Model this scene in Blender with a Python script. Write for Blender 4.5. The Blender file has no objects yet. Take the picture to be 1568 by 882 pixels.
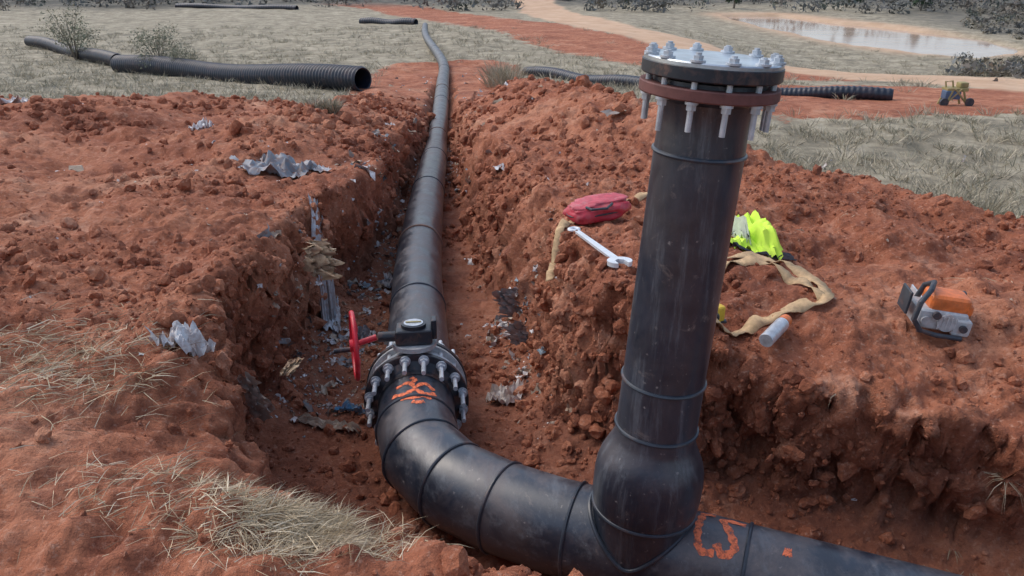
import bpy, bmesh, math, random, time
import numpy as np
from mathutils import Vector, Matrix
random.seed(7); rng=np.random.default_rng(7)
T0=time.time()
scene=bpy.context.scene
scene.view_settings.view_transform='Standard'
# ------------------------------------------------------------ numpy noise
def _h(ix,iy,iz,seed):
    h=(ix.astype(np.uint32)*np.uint32(374761393))^(iy.astype(np.uint32)*np.uint32(668265263))^(iz.astype(np.uint32)*np.uint32(2246822519))^np.uint32((seed*3266489917)&0xffffffff)
    h=(h^(h>>np.uint32(13)))*np.uint32(1274126177)
    h=(h^(h>>np.uint32(15)))*np.uint32(2246822519)
    h=h^(h>>np.uint32(16))
    return h.astype(np.float32)/np.float32(4294967295.0)
def vnoise(x,y,z,seed=0):
    fx=np.floor(x);fy=np.floor(y);fz=np.floor(z)
    ix=fx.astype(np.int64);iy=fy.astype(np.int64);iz=fz.astype(np.int64)
    x=(x-fx).astype(np.float32);y=(y-fy).astype(np.float32);z=(z-fz).astype(np.float32)
    x=x*x*(3-2*x);y=y*y*(3-2*y);z=z*z*(3-2*z)
    def c(a,b,d): return _h(ix+a,iy+b,iz+d,seed)
    a=c(0,0,0)*(1-x)+c(1,0,0)*x; b=c(0,1,0)*(1-x)+c(1,1,0)*x
    e=c(0,0,1)*(1-x)+c(1,0,1)*x; f=c(0,1,1)*(1-x)+c(1,1,1)*x
    return ((a*(1-y)+b*y)*(1-z)+(e*(1-y)+f*y)*z)*2-1
def fbm(x,y,z,o=4,seed=0,g=.5):
    r=0;a=1;s=0
    for i in range(o):
        k=2.03**i
        r=r+a*vnoise(x*k+i*13.7,y*k-i*7.1,z*k+i*3.3,seed+i); s+=a; a*=g
    return r/s
def worley(x,y,z,seed=0):
    ix=np.floor(x).astype(np.int64);iy=np.floor(y).astype(np.int64);iz=np.floor(z).astype(np.int64)
    best=np.full(x.shape,9.,np.float32)
    for a in(-1,0,1):
        for b in(-1,0,1):
            for c in(-1,0,1):
                X=ix+a;Y=iy+b;Z=iz+c
                d=(X+_h(X,Y,Z,seed)-x)**2+(Y+_h(X,Y,Z,seed+1)-y)**2+(Z+_h(X,Y,Z,seed+2)-z)**2
                best=np.minimum(best,d)
    return np.sqrt(best)
def ss(t): t=np.clip(t,0,1); return t*t*(3-2*t)
def sdf(px,py,poly):
    d=np.full(px.shape,1e9); ins=np.zeros(px.shape,bool); n=len(poly)
    for i in range(n):
        ax,ay=poly[i];bx,by=poly[(i+1)%n]
        ex=bx-ax;ey=by-ay;wx=px-ax;wy=py-ay
        t=np.clip((wx*ex+wy*ey)/(ex*ex+ey*ey),0,1)
        d=np.minimum(d,(wx-ex*t)**2+(wy-ey*t)**2)
        if abs(ey)>1e-9:
            c=((ay>py)!=(by>py))&(px<ex*(py-ay)/ey+ax); ins^=c
    d=np.sqrt(d); return np.where(ins,-d,d)
def pdist(px,py,line):
    d=np.full(px.shape,1e9)
    for (ax,ay),(bx,by) in zip(line[:-1],line[1:]):
        ex=bx-ax;ey=by-ay;wx=px-ax;wy=py-ay
        t=np.clip((wx*ex+wy*ey)/(ex*ex+ey*ey),0,1)
        d=np.minimum(d,(wx-ex*t)**2+(wy-ey*t)**2)
    return np.sqrt(d)
# ------------------------------------------------------------ mesh helpers
def link(o,parent=None):
    scene.collection.objects.link(o)
    if parent is not None: o.parent=parent
    return o
def empty(name,loc=(0,0,0)):
    e=bpy.data.objects.new(name,None); e.empty_display_size=.1
    scene.collection.objects.link(e); return e
def mk(name,V,F,mat,smooth=True,col=None,parent=None,sharp=None,colname='tint'):
    V=np.asarray(V,np.float32);F=np.asarray(F,np.int32)
    me=bpy.data.meshes.new(name); k=F.shape[1]
    me.vertices.add(len(V));me.vertices.foreach_set('co',V.ravel())
    me.loops.add(F.size);me.loops.foreach_set('vertex_index',F.ravel())
    me.polygons.add(len(F));me.polygons.foreach_set('loop_start',np.arange(0,F.size,k,dtype=np.int32))
    me.update(calc_edges=True);me.validate()
    me.polygons.foreach_set('use_smooth',np.full(len(me.polygons),smooth))
    if col is not None:
        a=me.color_attributes.new(colname,'FLOAT_COLOR','POINT')
        c=np.ones((len(V),4),np.float32);c[:,:col.shape[1]]=col
        a.data.foreach_set('color',c.ravel())
    if sharp: 
        try: me.set_sharp_from_angle(angle=math.radians(sharp))
        except Exception: pass
    me.materials.append(mat)
    return link(bpy.data.objects.new(name,me),parent)
class MB:
    def __init__(s): s.bm=bmesh.new()
    def _m(s,p0,p1):
        p0=Vector(p0);p1=Vector(p1);d=p1-p0
        q=d.to_track_quat('Z','Y').to_matrix().to_4x4()
        return Matrix.Translation((p0+p1)/2)@q,d.length
    def cyl(s,p0,p1,r,seg=16,r2=None):
        m,L=s._m(p0,p1)
        bmesh.ops.create_cone(s.bm,cap_ends=True,segments=seg,radius1=r,radius2=r if r2 is None else r2,depth=L,matrix=m)
    def box(s,c,size,rot=None,bev=.0):
        m=Matrix.Translation(Vector(c))@(rot if rot is not None else Matrix.Identity(4))@Matrix.Diagonal((*size,1))
        r=bmesh.ops.create_cube(s.bm,size=1,matrix=m)
        if bev>0:
            es=list({e for v in r['verts'] for e in v.link_edges})
            bmesh.ops.bevel(s.bm,geom=es,offset=bev,segments=3,affect='EDGES',profile=.6)
    def lathe(s,p0,d,prof,seg=48):
        d=Vector(d).normalized();q=d.to_track_quat('Z','Y').to_matrix();p0=Vector(p0)
        rings=[]
        for (t,r) in prof:
            rings.append([s.bm.verts.new(p0+q@Vector((r*math.cos(2*math.pi*i/seg),r*math.sin(2*math.pi*i/seg),t))) for i in range(seg)])
        for a,b in zip(rings[:-1],rings[1:]):
            for i in range(seg):
                j=(i+1)%seg; s.bm.faces.new((a[i],a[j],b[j],b[i]))
    def tube(s,pts,r,seg=12,closed=False,cap=True):
        pts=[Vector(p) for p in pts];n=len(pts);rings=[];up=None
        for i,p in enumerate(pts):
            if closed: t=(pts[(i+1)%n]-pts[i-1]).normalized()
            else: t=(pts[min(i+1,n-1)]-pts[max(i-1,0)]).normalized()
            if up is None:
                up=Vector((0,0,1)) if abs(t.z)<.9 else Vector((1,0,0))
            up=(up-t*up.dot(t)).normalized(); sd=t.cross(up)
            rr=r[i] if hasattr(r,'__len__') else r
            rings.append([s.bm.verts.new(p+up*rr*math.cos(2*math.pi*k/seg)+sd*rr*math.sin(2*math.pi*k/seg)) for k in range(seg)])
        prs=list(zip(rings[:-1],rings[1:]))
        if closed: prs.append((rings[-1],rings[0]))
        for a,b in prs:
            for i in range(seg):
                j=(i+1)%seg; s.bm.faces.new((a[i],a[j],b[j],b[i]))
        if cap and not closed:
            s.bm.faces.new(rings[0]);s.bm.faces.new(rings[-1])
    def ring(s,c,d,R,r,seg=48,k=8):
        d=Vector(d).normalized();q=d.to_track_quat('Z','Y').to_matrix();c=Vector(c)
        s.tube([c+q@Vector((R*math.cos(2*math.pi*i/seg),R*math.sin(2*math.pi*i/seg),0)) for i in range(seg)],r,k,closed=True)
    def done(s,name,mat,parent=None,smooth=True,ang=35):
        bmesh.ops.recalc_face_normals(s.bm,faces=s.bm.faces[:])
        me=bpy.data.meshes.new(name);s.bm.to_mesh(me);s.bm.free()
        me.polygons.foreach_set('use_smooth',np.full(len(me.polygons),smooth))
        if smooth:
            try: me.set_sharp_from_angle(angle=math.radians(ang))
            except Exception: pass
        me.materials.append(mat)
        return link(bpy.data.objects.new(name,me),parent)
# ------------------------------------------------------------ materials
class NT:
    def __init__(s,name):
        s.m=bpy.data.materials.new(name);s.m.use_nodes=True;s.t=s.m.node_tree;s.b=s.t.nodes['Principled BSDF']
    def n(s,ty,**k):
        x=s.t.nodes.new(ty)
        for a,b in k.items():
            if a in x.inputs.keys(): x.inputs[a].default_value=b
            else: setattr(x,a,b)
        return x
    def l(s,a,b): s.t.links.new(a,b)
    def pos(s,scale=(1,1,1)):
        g=s.n('ShaderNodeNewGeometry');mp=s.n('ShaderNodeMapping');mp.inputs['Scale'].default_value=scale
        s.l(g.outputs['Position'],mp.inputs['Vector']);return mp.outputs[0]
    def noise(s,vec,scale,detail=4,rough=.6,dist=0):
        x=s.n('ShaderNodeTexNoise');x.inputs['Scale'].default_value=scale;x.inputs['Detail'].default_value=detail
        x.inputs['Roughness'].default_value=rough;x.inputs['Distortion'].default_value=dist
        s.l(vec,x.inputs['Vector']);return x.outputs['Fac']
    def ramp(s,fac,stops):
        x=s.n('ShaderNodeValToRGB');cr=x.color_ramp
        while len(cr.elements)<len(stops): cr.elements.new(.5)
        for e,(p,c) in zip(cr.elements,stops):
            e.position=p;e.color=(*c,1) if hasattr(c,'__len__') else (c,c,c,1)
        s.l(fac,x.inputs[0]);return x.outputs[0]
    def mix(s,f,a,b,mode='MIX'):
        x=s.n('ShaderNodeMix',data_type='RGBA',blend_type=mode)
        for k,v in((0,f),(6,a),(7,b)):
            if hasattr(v,'node'): s.l(v,x.inputs[k])
            elif k==0: x.inputs[0].default_value=v
            else: x.inputs[k].default_value=(*v,1)
        return x.outputs[2]
    def math(s,op,a,b=0.):
        x=s.n('ShaderNodeMath',operation=op)
        for k,v in((0,a),(1,b)):
            if hasattr(v,'node'): s.l(v,x.inputs[k])
            else: x.inputs[k].default_value=v
        return x.outputs[0]
    def bump(s,h,strength=.5,dist=.01,prev=None):
        x=s.n('ShaderNodeBump');x.inputs['Strength'].default_value=strength;x.inputs['Distance'].default_value=dist
        s.l(h,x.inputs['Height'])
        if prev is not None: s.l(prev,x.inputs['Normal'])
        return x.outputs[0]
    def set(s,**k):
        for a,v in k.items():
            i=s.b.inputs[a.replace('_',' ')]
            if hasattr(v,'node'): s.l(v,i)
            elif hasattr(v,'__len__'): i.default_value=(*v,1)
            else: i.default_value=v
        return s.m
def ground_mat(name,zones=True):
    t=NT(name);p=t.pos()
    n1=t.noise(p,.7,5,.66,.3);n2=t.noise(p,5,5,.68);n3=t.noise(p,36,3,.7)
    c=t.ramp(n1,[(.30,(.26,.086,.045)),(.45,(.38,.132,.068)),(.57,(.47,.185,.100)),(.70,(.56,.29,.18))])
    c=t.mix(t.ramp(n2,[(.36,.7),(.5,0.)]),c,(.19,.062,.036))
    c=t.mix(t.ramp(n2,[(.56,0.),(.70,.55)]),c,(.60,.33,.22))
    c=t.mix(t.ramp(n3,[(.56,0.),(.70,.5)]),c,(.64,.38,.27))
    c=t.mix(t.ramp(n3,[(.30,.55),(.45,0.)]),c,(.14,.048,.03))
    if zones:
        at=t.n('ShaderNodeAttribute',attribute_name='zone');sp=t.n('ShaderNodeSeparateColor');t.l(at.outputs['Color'],sp.inputs[0])
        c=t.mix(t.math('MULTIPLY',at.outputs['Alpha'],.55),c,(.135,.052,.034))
        g1=t.noise(p,1.1,6,.72,.4)
        gc=t.ramp(g1,[(.3,(.15,.14,.10)),(.43,(.28,.245,.175)),(.54,(.40,.35,.25)),(.66,(.52,.46,.34))])
        gc=t.mix(t.ramp(n2,[(.38,.5),(.5,0.)]),gc,(.18,.155,.11))
        ed=t.math('ADD',sp.outputs[0],t.math('MULTIPLY',t.math('SUBTRACT',g1,.5),1.6))
        c=t.mix(t.ramp(ed,[(.42,0.),(.58,1.)]),c,gc)
        rc=t.ramp(n1,[(.3,(.54,.34,.21)),(.7,(.70,.50,.34))])
        c=t.mix(sp.outputs[1],c,rc)
        wc=t.ramp(n1,[(.3,(.07,.075,.06)),(.5,(.14,.135,.11)),(.7,(.28,.24,.18))])
        c=t.mix(sp.outputs[2],c,wc)
    b=t.bump(t.noise(p,26,5,.74),.9,.03)
    return t.set(Base_Color=c,Roughness=.9,Normal=b,Specular_IOR_Level=.3)
M_ground=ground_mat('red_clay_ground');M_clod=ground_mat('red_clay_clods',False)
def hdpe(name,sc,dust=.5):
    t=NT(name);p=t.pos();ps=t.pos(sc)
    base=t.ramp(t.noise(p,6,3,.6),[(.3,(.009,.014,.024)),(.7,(.022,.033,.052))])
    g=t.n('ShaderNodeNewGeometry');sx=t.n('ShaderNodeSeparateXYZ');t.l(g.outputs['Normal'],sx.inputs[0])
    up=t.math('MAXIMUM',sx.outputs[2],.10)
    d=t.math('MULTIPLY',t.ramp(t.noise(p,3.2,8,.76,.5),[(.44,0.),(.66,1.)]),t.math('MULTIPLY',t.math('ADD',up,.32),dust))
    c=t.mix(d,base,(.20,.16,.15))
    sn=t.noise(ps,1,7,.78)
    c=t.mix(t.ramp(sn,[(.52,0.),(.68,.42)]),c,(.18,.20,.225))
    c=t.mix(t.ramp(t.noise(p,9,7,.76,.6),[(.60,0.),(.72,.55)]),c,(.27,.22,.19))
    c=t.mix(t.ramp(t.noise(p,38,3,.6),[(.67,0.),(.76,.45)]),c,(.42,.38,.35))
    r=t.math('ADD',.14,t.math('MULTIPLY',sn,.38));r=t.math('ADD',r,t.math('MULTIPLY',d,.5))
    return t.set(Base_Color=c,Roughness=r,Normal=t.bump(sn,.25,.004),Specular_IOR_Level=.9)
M_pipe=hdpe('black_hdpe',(14,3,14),.5);M_riser=hdpe('black_hdpe_riser',(20,20,1.8),.4)
def simple(name,col,rough=.6,metal=0,var=.35,sc=20,dirt=0.,bump=.2,dirtcol=(.34,.17,.11)):
    t=NT(name);p=t.pos()
    dark=tuple(x*(1-var) for x in col);lite=tuple(min(1,x*(1+var*.5)) for x in col)
    nn=t.noise(p,sc,5,.65)
    c=t.ramp(nn,[(.3,dark),(.7,lite)])
    if dirt>0: c=t.mix(t.ramp(t.noise(p,sc*.6,5,.7,.5),[(.5,0.),(.7,dirt)]),c,dirtcol)
    return t.set(Base_Color=c,Roughness=rough,Metallic=metal,Normal=t.bump(nn,bump,.003))
M_bead=simple('weld_bead',(.04,.05,.066),.3,dirt=.35,sc=8)
M_beadb=simple('dusty_bead',(.20,.12,.09),.8,sc=8)
M_black=simple('black_coated_ring',(.022,.027,.036),.4,dirt=.4)
M_zinc=simple('zinc_stud',(.60,.64,.68),.36,.35,dirt=.2)
M_plate=simple('steel_blind_plate',(.60,.66,.70),.3,.7,sc=9,dirt=.2)
M_rust=simple('primer_ring',(.17,.065,.055),.7)
M_grey=simple('cast_grey',(.50,.53,.54),.5,.1,dirt=.3)
M_red=simple('red_paint',(.68,.025,.045),.35,dirt=.1)
M_orangep=simple('orange_plastic',(.80,.20,.05),.42,dirt=.3)
M_white=simple('off_white_plastic',(.55,.57,.58),.5,dirt=.5)
M_dark=simple('dark_plastic',(.04,.05,.065),.5,dirt=.3)
M_strap=simple('tan_webbing',(.58,.40,.22),.85,sc=30,dirt=.3)
M_vest=simple('hi_vis_fabric',(.68,.98,.08),.7,sc=12,var=.15)
M_silver=simple('silver_band',(.6,.65,.55),.4,sc=12)
M_redbag=simple('red_vinyl',(.50,.03,.055),.5,sc=14,dirt=.4,dirtcol=(.40,.2,.18))
M_yel=simple('yellow_paint',(.36,.30,.12),.6,dirt=.6,sc=6)
M_blue=simple('blue_paint',(.08,.13,.22),.5)
M_corr=simple('corrugated_black',(.016,.024,.040),.4,sc=5,dirt=.15)
t=NT('spray_paint');p=t.pos();a=t.ramp(t.noise(p,38,5,.75),[(.32,.0),(.54,1.)])
M_spray=t.set(Base_Color=(.95,.22,.09),Roughness=.7,Alpha=a)
def tintmat(name,rough=.8,plain=0):
    t=NT(name);at=t.n('ShaderNodeAttribute',attribute_name='tint');p=t.pos()
    c=at.outputs['Color'] if plain else t.mix(t.ramp(t.noise(p,22,5,.7),[(.38,.6),(.6,0.)]),at.outputs['Color'],(.30,.15,.09))
    return t.set(Base_Color=c,Roughness=rough,Specular_IOR_Level=.35)
M_litter=tintmat('litter',.5);M_grass=tintmat('grass_blades',.85,1);M_leaf=tintmat('leaves',.8,1)
t=NT('bark');M_bark=t.set(Base_Color=t.ramp(t.noise(t.pos((8,8,1)),3,4),[(.3,(.13,.11,.085)),(.7,(.24,.2,.15))]),Roughness=.9)
t=NT('muddy_water');M_water=t.set(Base_Color=t.ramp(t.noise(t.pos((1,2,1)),.15,4),[(.35,(.48,.32,.22)),(.65,(.60,.48,.38))]),Roughness=.10,Specular_IOR_Level=.9,Normal=t.bump(t.noise(t.pos((.6,1.6,1)),2,3),.08,.03))
# ------------------------------------------------------------ terrain
LEFT=[(-2.75,34),(-2.45,26),(-1.8,16),(-1.55,12),(-1.38,9),(-1.28,7),(-1.33,5.5),(-1.38,4.3),(-1.33,3.6),(-1.15,2.95),(-.9,2.45),(-.4,2.12),(.3,1.82),(1.2,1.5),(2.5,1.1),(5,.4),(8,-.3)]
RIGHT=[(8,1.7),(5,2.1),(3.2,2.5),(2.1,2.76),(1.5,2.93),(1.08,3.17),(.62,3.45),(.34,4.0),(.14,5.5),(-.05,7),(-.38,9.5),(-.7,12),(-1.1,16),(-1.85,26),(-2.3,34)]
TR=LEFT+RIGHT
BY=[-10,2,4,6.5,9.4,12,16,25,34,47,60,75,100,130,250,460];BZ=[-1.5,-1.5,-1.65,-1.95,-2.3,-2.75,-3.5,-4.35,-5.1,-5.7,-6.3,-7.0,-7.4,-4.8,6,13]
PIPE=[(-.53,3.94,-2.36),(-.56,4.2,-2.39),(-.62,4.7,-2.45),(-.677,5.21,-2.52),(-.816,6.51,-2.64),(-1.03,9.39,-2.95),(-1.2,11.98,-3.25),(-1.52,16.2,-3.85),(-2.15,25.2,-4.4),(-2.9,34.4,-5.0),(-4.7,46.3,-5.5),(-5.5,52.8,-5.78),(-6.2,60,-6.2)]
PY=[-5,2.6]+[q[1] for q in PIPE];PZ=[-2.36,-2.34]+[q[2] for q in PIPE]
RIDGE=[(.3,18),(.55,14.5),(1.1,9.8),(1.7,7.8),(2.5,6.6),(2.95,5.7),(3.5,5.0),(5.5,4.2),(8,4)]
ROAD=[(3,112),(2,100),(3.7,73),(6.4,56),(8.7,49),(10.2,44),(11.5,36),(13.5,28.5),(16.5,24),(24,20)]
REDB=[(-30,104),(-10.6,83),(.7,56),(4,45),(7,38.5),(10,30)]
POND=[(20.5,80),(21.9,67.7),(24,59.3),(26.5,54.4),(28.8,52.4),(32.5,54.5),(34.5,58),(34.5,62.3),(32.1,67.5),(28.6,73),(25.1,80)]
ys=[np.arange(-3,1.4,.12),np.arange(1.4,5.2,.0145)]
g=[5.2]
while g[-1]<455: g.append(g[-1]*1.005)
ys=np.concatenate(ys+[np.array(g)]);NC=720
s=np.linspace(-1,1,NC);sx=.45*s+.55*s**3
W=4.2+.95*np.maximum(ys,0)
X=W[:,None]*sx[None,:];Y=np.repeat(ys[:,None],NC,1)
Z0=np.zeros_like(X)
def smi(y,a,b):
    r=0
    for k in(-.12,-.06,0,.06,.12): r=r+np.interp(y*(1+k)+k*2,a,b)
    return r/5
bank=smi(Y,BY,BZ)
wall_n=.09*fbm(X*1.3,Y*1.3,Z0,3,5)+.09*fbm(X*4.5,Y*4.5,Z0,3,9)
sd0=sdf(X,Y,TR);sd=sd0+wall_n*(1-ss((Y-20)/10))*1.3
soilL=1-ss((Y-16.5-2*fbm(X*.25,Y*.25,Z0,3,21)+.12*(X+6))/2.5)
yr=np.interp(X,[.3,.55,1.1,1.7,2.5,2.95,3.5,5.5,8],[19,15,10.2,8.2,7,6.1,5.4,4.7,4.4])
soilR=1-ss((Y-yr-1.3-.8*fbm(X*.5,Y*.5,Z0,3,22))/1.2)
mR=ss((X+.8)/.6);soil=soilL*(1-mR)+soilR*mR
soil=np.maximum(soil,1-ss((sd0-.8-.03*Y)/1.5))
redb=np.minimum(1,np.exp(-(pdist(X,Y,REDB)/3.6)**4))
redr=ss((X-4.5)/2)*ss((Y-17.-1.5*fbm(X*.3,Y*.3,Z0,3,4))/1.5)*(1-ss((Y-24.-2*fbm(X*.2,Y*.2,Z0,3,6))/2))
soil_far=np.maximum(redb,redr)*.95
dr=pdist(X,Y,RIDGE)
big=.22*fbm(X*.55,Y*.55,Z0,4,31)+.10*fbm(X*1.6,Y*1.6,Z0,3,33)
out=ss((sd0-.15)/1.2)
bank=bank+soil*big*(.35+.65*out)*ss((Y-1.6)/2+.4)
bank=bank+(.62*np.exp(-(dr/1.05)**2)*np.interp(Y,[3,5,6,7,10,15,19,24],[.0,.05,.25,.4,.75,1.2,.9,0]))
bank=bank-1.15*ss((Y-yr+.3)/2.6)*ss((X-1.6)/1.2)*(1-ss((Y-11)/8))
bank=bank+.35*np.exp(-((sd0-1.2)/.8)**2)*(X<-1)*ss((Y-6)/3)*(1-ss((Y-18)/6))
bank=bank+.30*soilL*ss((-X-3)/3)*ss((Y-7)/4)*(1-ss((Y-17)/4))
bank=bank-.30*(1-ss(sd0/1.0))*ss((X-.7)/.5)*(1-ss((Y-4)/1))
bank=bank-.12*ss((X-1.3)/1)*(1-ss((Y-6)/2))
far=ss((Y-25)/20)
bank=bank+far*.5*fbm(X*.06,Y*.06,Z0,4,41)+ss((Y-110)/60)*6*fbm(X*.012,Y*.012,Z0,4,44)
lo=ss((X-8)/11)*ss((Y-27)/20)*(1-ss((Y-90)/30));bank=bank*(1-lo)+(-7.25+.12*fbm(X*.1,Y*.1,Z0,3,3))*lo
sp=sdf(X,Y,POND);pk=1-ss((sp+1.0+.8*fbm(X*.2,Y*.2,Z0,3,8))/2.2);bank=bank*(1-pk)-8.1*pk
floor=np.minimum(smi(Y,PY,PZ)-.24+.07*fbm(X*2,Y*2,Z0,3,51)+.12*ss((sd0+.38)/.38),bank)
m=ss((2.6-.3*X-Y)/.6);w=.22+.77*m
w=w+.25*ss((X+.9)/.5)*ss((Y-4.5)/2)*(1-m)
tt=np.clip((sd+w/2)/w,0,1);tw=tt*.35+ss(tt)*.65
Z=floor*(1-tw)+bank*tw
und=.34*(1-ss(tt))*ss((X-.75)/.5)*ss((Y-2.0+.2*X)/.8)*np.where(sd0<.4,1,0)*(1+.6*fbm(X*2,Y*2,Z0,2,61))
Yd=Y+und
Xd=X-.16*(1-ss(tt))*ss((-.85-X)/.3)*ss((Y-2.9)/.6)*(1-ss((Y-11)/3))*np.where(sd0<.4,1,0)*(1+.9*fbm(X*2,Y*2,Z0,2,63))
P=np.stack([Xd,Yd,Z],-1)
nu=np.gradient(P,axis=1);nv=np.gradient(P,axis=0);N=np.cross(nu,nv);N/=np.linalg.norm(N,axis=-1,keepdims=True)+1e-9
near=(Y<19)&(Y>1.2)
xs,yy,zs=P[...,0][near],P[...,1][near],P[...,2][near]
sl=soil[near];yn=Y[near];fade=1-ss((yn-11)/8);steep=1-np.clip(N[...,2][near],0,1)
inside=ss(-sd0[near]/.25)
d=.055*fbm(xs*3.2,yy*3.2,zs*3.2,4,71)+.040*fbm(xs*10,yy*10,zs*10,3,75)
f=worley(xs*5.5,yy*5.5,zs*5.5,81);k=ss((fbm(xs*1.1,yy*1.1,zs*1.1,3,83)+.25)/.5)
d=d+.095*k*np.clip(.62-f,0,1)*(1-.5*inside)
f=worley(xs*15,yy*15,zs*15,91);k2=ss((fbm(xs*2.3,yy*2.3,zs*2.3,3,93)+.3)/.5)
d=d+.052*k2*np.clip(.6-f,0,1)*fade
rid=1-np.abs(fbm(xs*6,yy*6,zs*2.4,3,97));d=d-.055*np.clip(rid-.88,0,1)*6*(.3+steep)
disp=np.zeros_like(X);disp[near]=d*(.15+.85*sl)*(1+.8*steep)*(1-.3*inside)
fy=(Y>=19);disp[fy]=.05*fbm(X[fy]*1.2,Y[fy]*1.2,Z0[fy],3,99)
P=P+N*disp[...,None]
nr=len(ys);idx=np.arange(nr*NC).reshape(nr,NC)
F=np.stack([idx[:-1,:-1],idx[:-1,1:],idx[1:,1:],idx[1:,:-1]],-1).reshape(-1,4)
zone=np.zeros((nr,NC,4),np.float32)
zone[...,0]=np.clip(1-np.maximum(soil,soil_far),0,1)
rd=pdist(X,Y,ROAD);zone[...,1]=1-ss((rd-2.1-.6*fbm(X*.4,Y*.4,Z0,3,12))/.7)
zone[...,1]=np.maximum(zone[...,1],.9*(np.exp(-((sp-.8)/1.6)**2))*ss((-X+36)/4)*ss((Y-50)/4))
zone[...,2]=np.clip(ss((Y-84-.12*X)/10)+ss((X-32)/8)*ss((Y-30)/10)*(sp>3)*.8,0,1)*(1-zone[...,1])
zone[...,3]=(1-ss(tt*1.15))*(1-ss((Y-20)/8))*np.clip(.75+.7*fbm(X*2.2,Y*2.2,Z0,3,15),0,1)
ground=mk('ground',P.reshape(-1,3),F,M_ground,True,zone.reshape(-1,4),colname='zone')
bpy.context.view_layer.update()
Nf=np.cross(np.gradient(P,axis=1),np.gradient(P,axis=0));area=np.linalg.norm(Nf,axis=-1);Nf=Nf/(area[...,None]+1e-9)
def gz(x,y,top=30.):
    ok,loc,nor,_=ground.ray_cast(Vector((x,y,top)),Vector((0,0,-1)))
    return loc.z if ok else -2.
mk('pond_water',[(17,84,-7.5),(17,48,-7.5),(39,48,-7.5),(39,84,-7.5)],[(0,1,2,3)],M_water,False)
# ------------------------------------------------------------ clods
def pick(n,wt):
    wv=np.clip(np.nan_to_num((area*wt).ravel(),nan=0.,posinf=0.,neginf=0.),0,None);wv/=wv.sum();i=rng.choice(wv.size,n,p=wv);return P.reshape(-1,3)[i],Nf.reshape(-1,3)[i],i
def ico(sub):
    bm=bmesh.new();bmesh.ops.create_icosphere(bm,subdivisions=sub,radius=1);V=np.array([v.co[:] for v in bm.verts]);F_=np.array([[v.index for v in f.verts] for f in bm.faces]);bm.free();return V,F_
def clods(name,n,sub,rmin,rmax,wt,mat,smooth):
    C,Nn,_=pick(n,wt);V,F_=ico(sub);r=rmin*(rmax/rmin)**(rng.random(n)**2.2)
    sc=.65+.6*rng.random((n,3))
    A=rng.normal(size=(n,3,3));Q,_=np.linalg.qr(A)
    dirs=rng.normal(size=(n,5,3));dirs/=np.linalg.norm(dirs,axis=-1,keepdims=True)
    dot=np.einsum('vk,nmk->nvm',V,dirs);rad=1-.45*np.clip(dot-.45,0,1).sum(-1)+.12*rng.normal(size=(n,len(V)))
    VV=V[None]*rad[...,None]*sc[:,None,:];VV=np.einsum('nvk,njk->nvj',VV,Q)*r[:,None,None]
    VV=VV+(C+Nn*r[:,None]*.15)[:,None,:]
    FF=F_[None]+(np.arange(n)*len(V))[:,None,None]
    return mk(name,VV.reshape(-1,3),FF.reshape(-1,3),mat,smooth)
nm=(Y>1.5)&(Y<9)&(np.abs(X)<.75*Y+1.2)
dens=fbm(X*1.2,Y*1.2,Z0,3,131)
edge=1+1.6*np.exp(-(sd0/.3)**2)
clods('soil_clods',6000,2,.012,.060,nm*soil*edge*np.clip(dens+.25,0.04,1),M_clod,False)
clods('soil_crumbs',18000,1,.004,.017,nm*soil*(Y<6.5)*edge*np.clip(dens+.35,0.08,1),M_clod,False)
fm=(Y>8)&(Y<19)&(np.abs(X)<.7*Y)
clods('soil_lumps',3000,2,.03,.11,fm*soil*np.clip(dens+.25,0.02,1),M_clod,False)
# ------------------------------------------------------------ litter
def litter(name,n,wt,smin,smax,pal,k=5,up=1.2):
    C,Nn,_=pick(n,wt);u=np.linspace(-1,1,k);U,Vv=np.meshgrid(u,u);G=np.stack([U.ravel(),Vv.ravel(),0*U.ravel()],-1)
    Nb=Nn*.6+np.array([0,0,.6])
    sz=smin*(smax/smin)**(rng.random(n)**2.0);Q=rng.normal(size=(n,3,3))*.6;Q[:,2,:]+=Nb*up
    z=Q[:,2]/np.linalg.norm(Q[:,2],axis=1,keepdims=True);x=Q[:,0]-z*(Q[:,0]*z).sum(1,keepdims=True);x/=np.linalg.norm(x,axis=1,keepdims=True);y=np.cross(z,x)
    asp=.3+.7*rng.random(n)
    L=G[None]+rng.normal(size=(n,k*k,3))*np.array([.17,.17,.26])
    W_=L[:,:,0:1]*x[:,None]*1.+L[:,:,1:2]*asp[:,None,None]*y[:,None]+L[:,:,2:3]*z[:,None]
    W_=W_*sz[:,None,None]+(C+Nn*sz[:,None]*.15)[:,None]
    f=[(i*k+j,i*k+j+1,(i+1)*k+j+1,(i+1)*k+j) for i in range(k-1) for j in range(k-1)]
    FF=np.array(f)[None]+(np.arange(n)*k*k)[:,None,None]
    pal=np.array(pal);col=pal[rng.integers(0,len(pal),n)]*(.7+.5*rng.random((n,1)))
    col=np.repeat(col[:,None],k*k,1)*(.85+.3*rng.random((n,k*k,1)))
    return mk(name,W_.reshape(-1,3),FF.reshape(-1,4),M_litter,True,col.reshape(-1,3).clip(0,1),sharp=50)
pal=[(.66,.68,.69),(.5,.54,.57),(.26,.29,.31),(.13,.14,.15),(.56,.48,.38),(.85,.84,.82),(.8,.8,.79),(.3,.26,.21),(.24,.36,.42),(.42,.30,.21),(.5,.38,.28)]
cl=ss((fbm(X*2.2,Y*2.2,Z0,2,141)+.05)/.35)
wl=np.exp(-((sd0+.20)/.13)**2)*(Y>3.6)*(Y<15)*np.where(X<-.6,1.,.55)*(.06+cl)*(X<.4)*(.15+Nf[...,2].clip(0,1))
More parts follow.
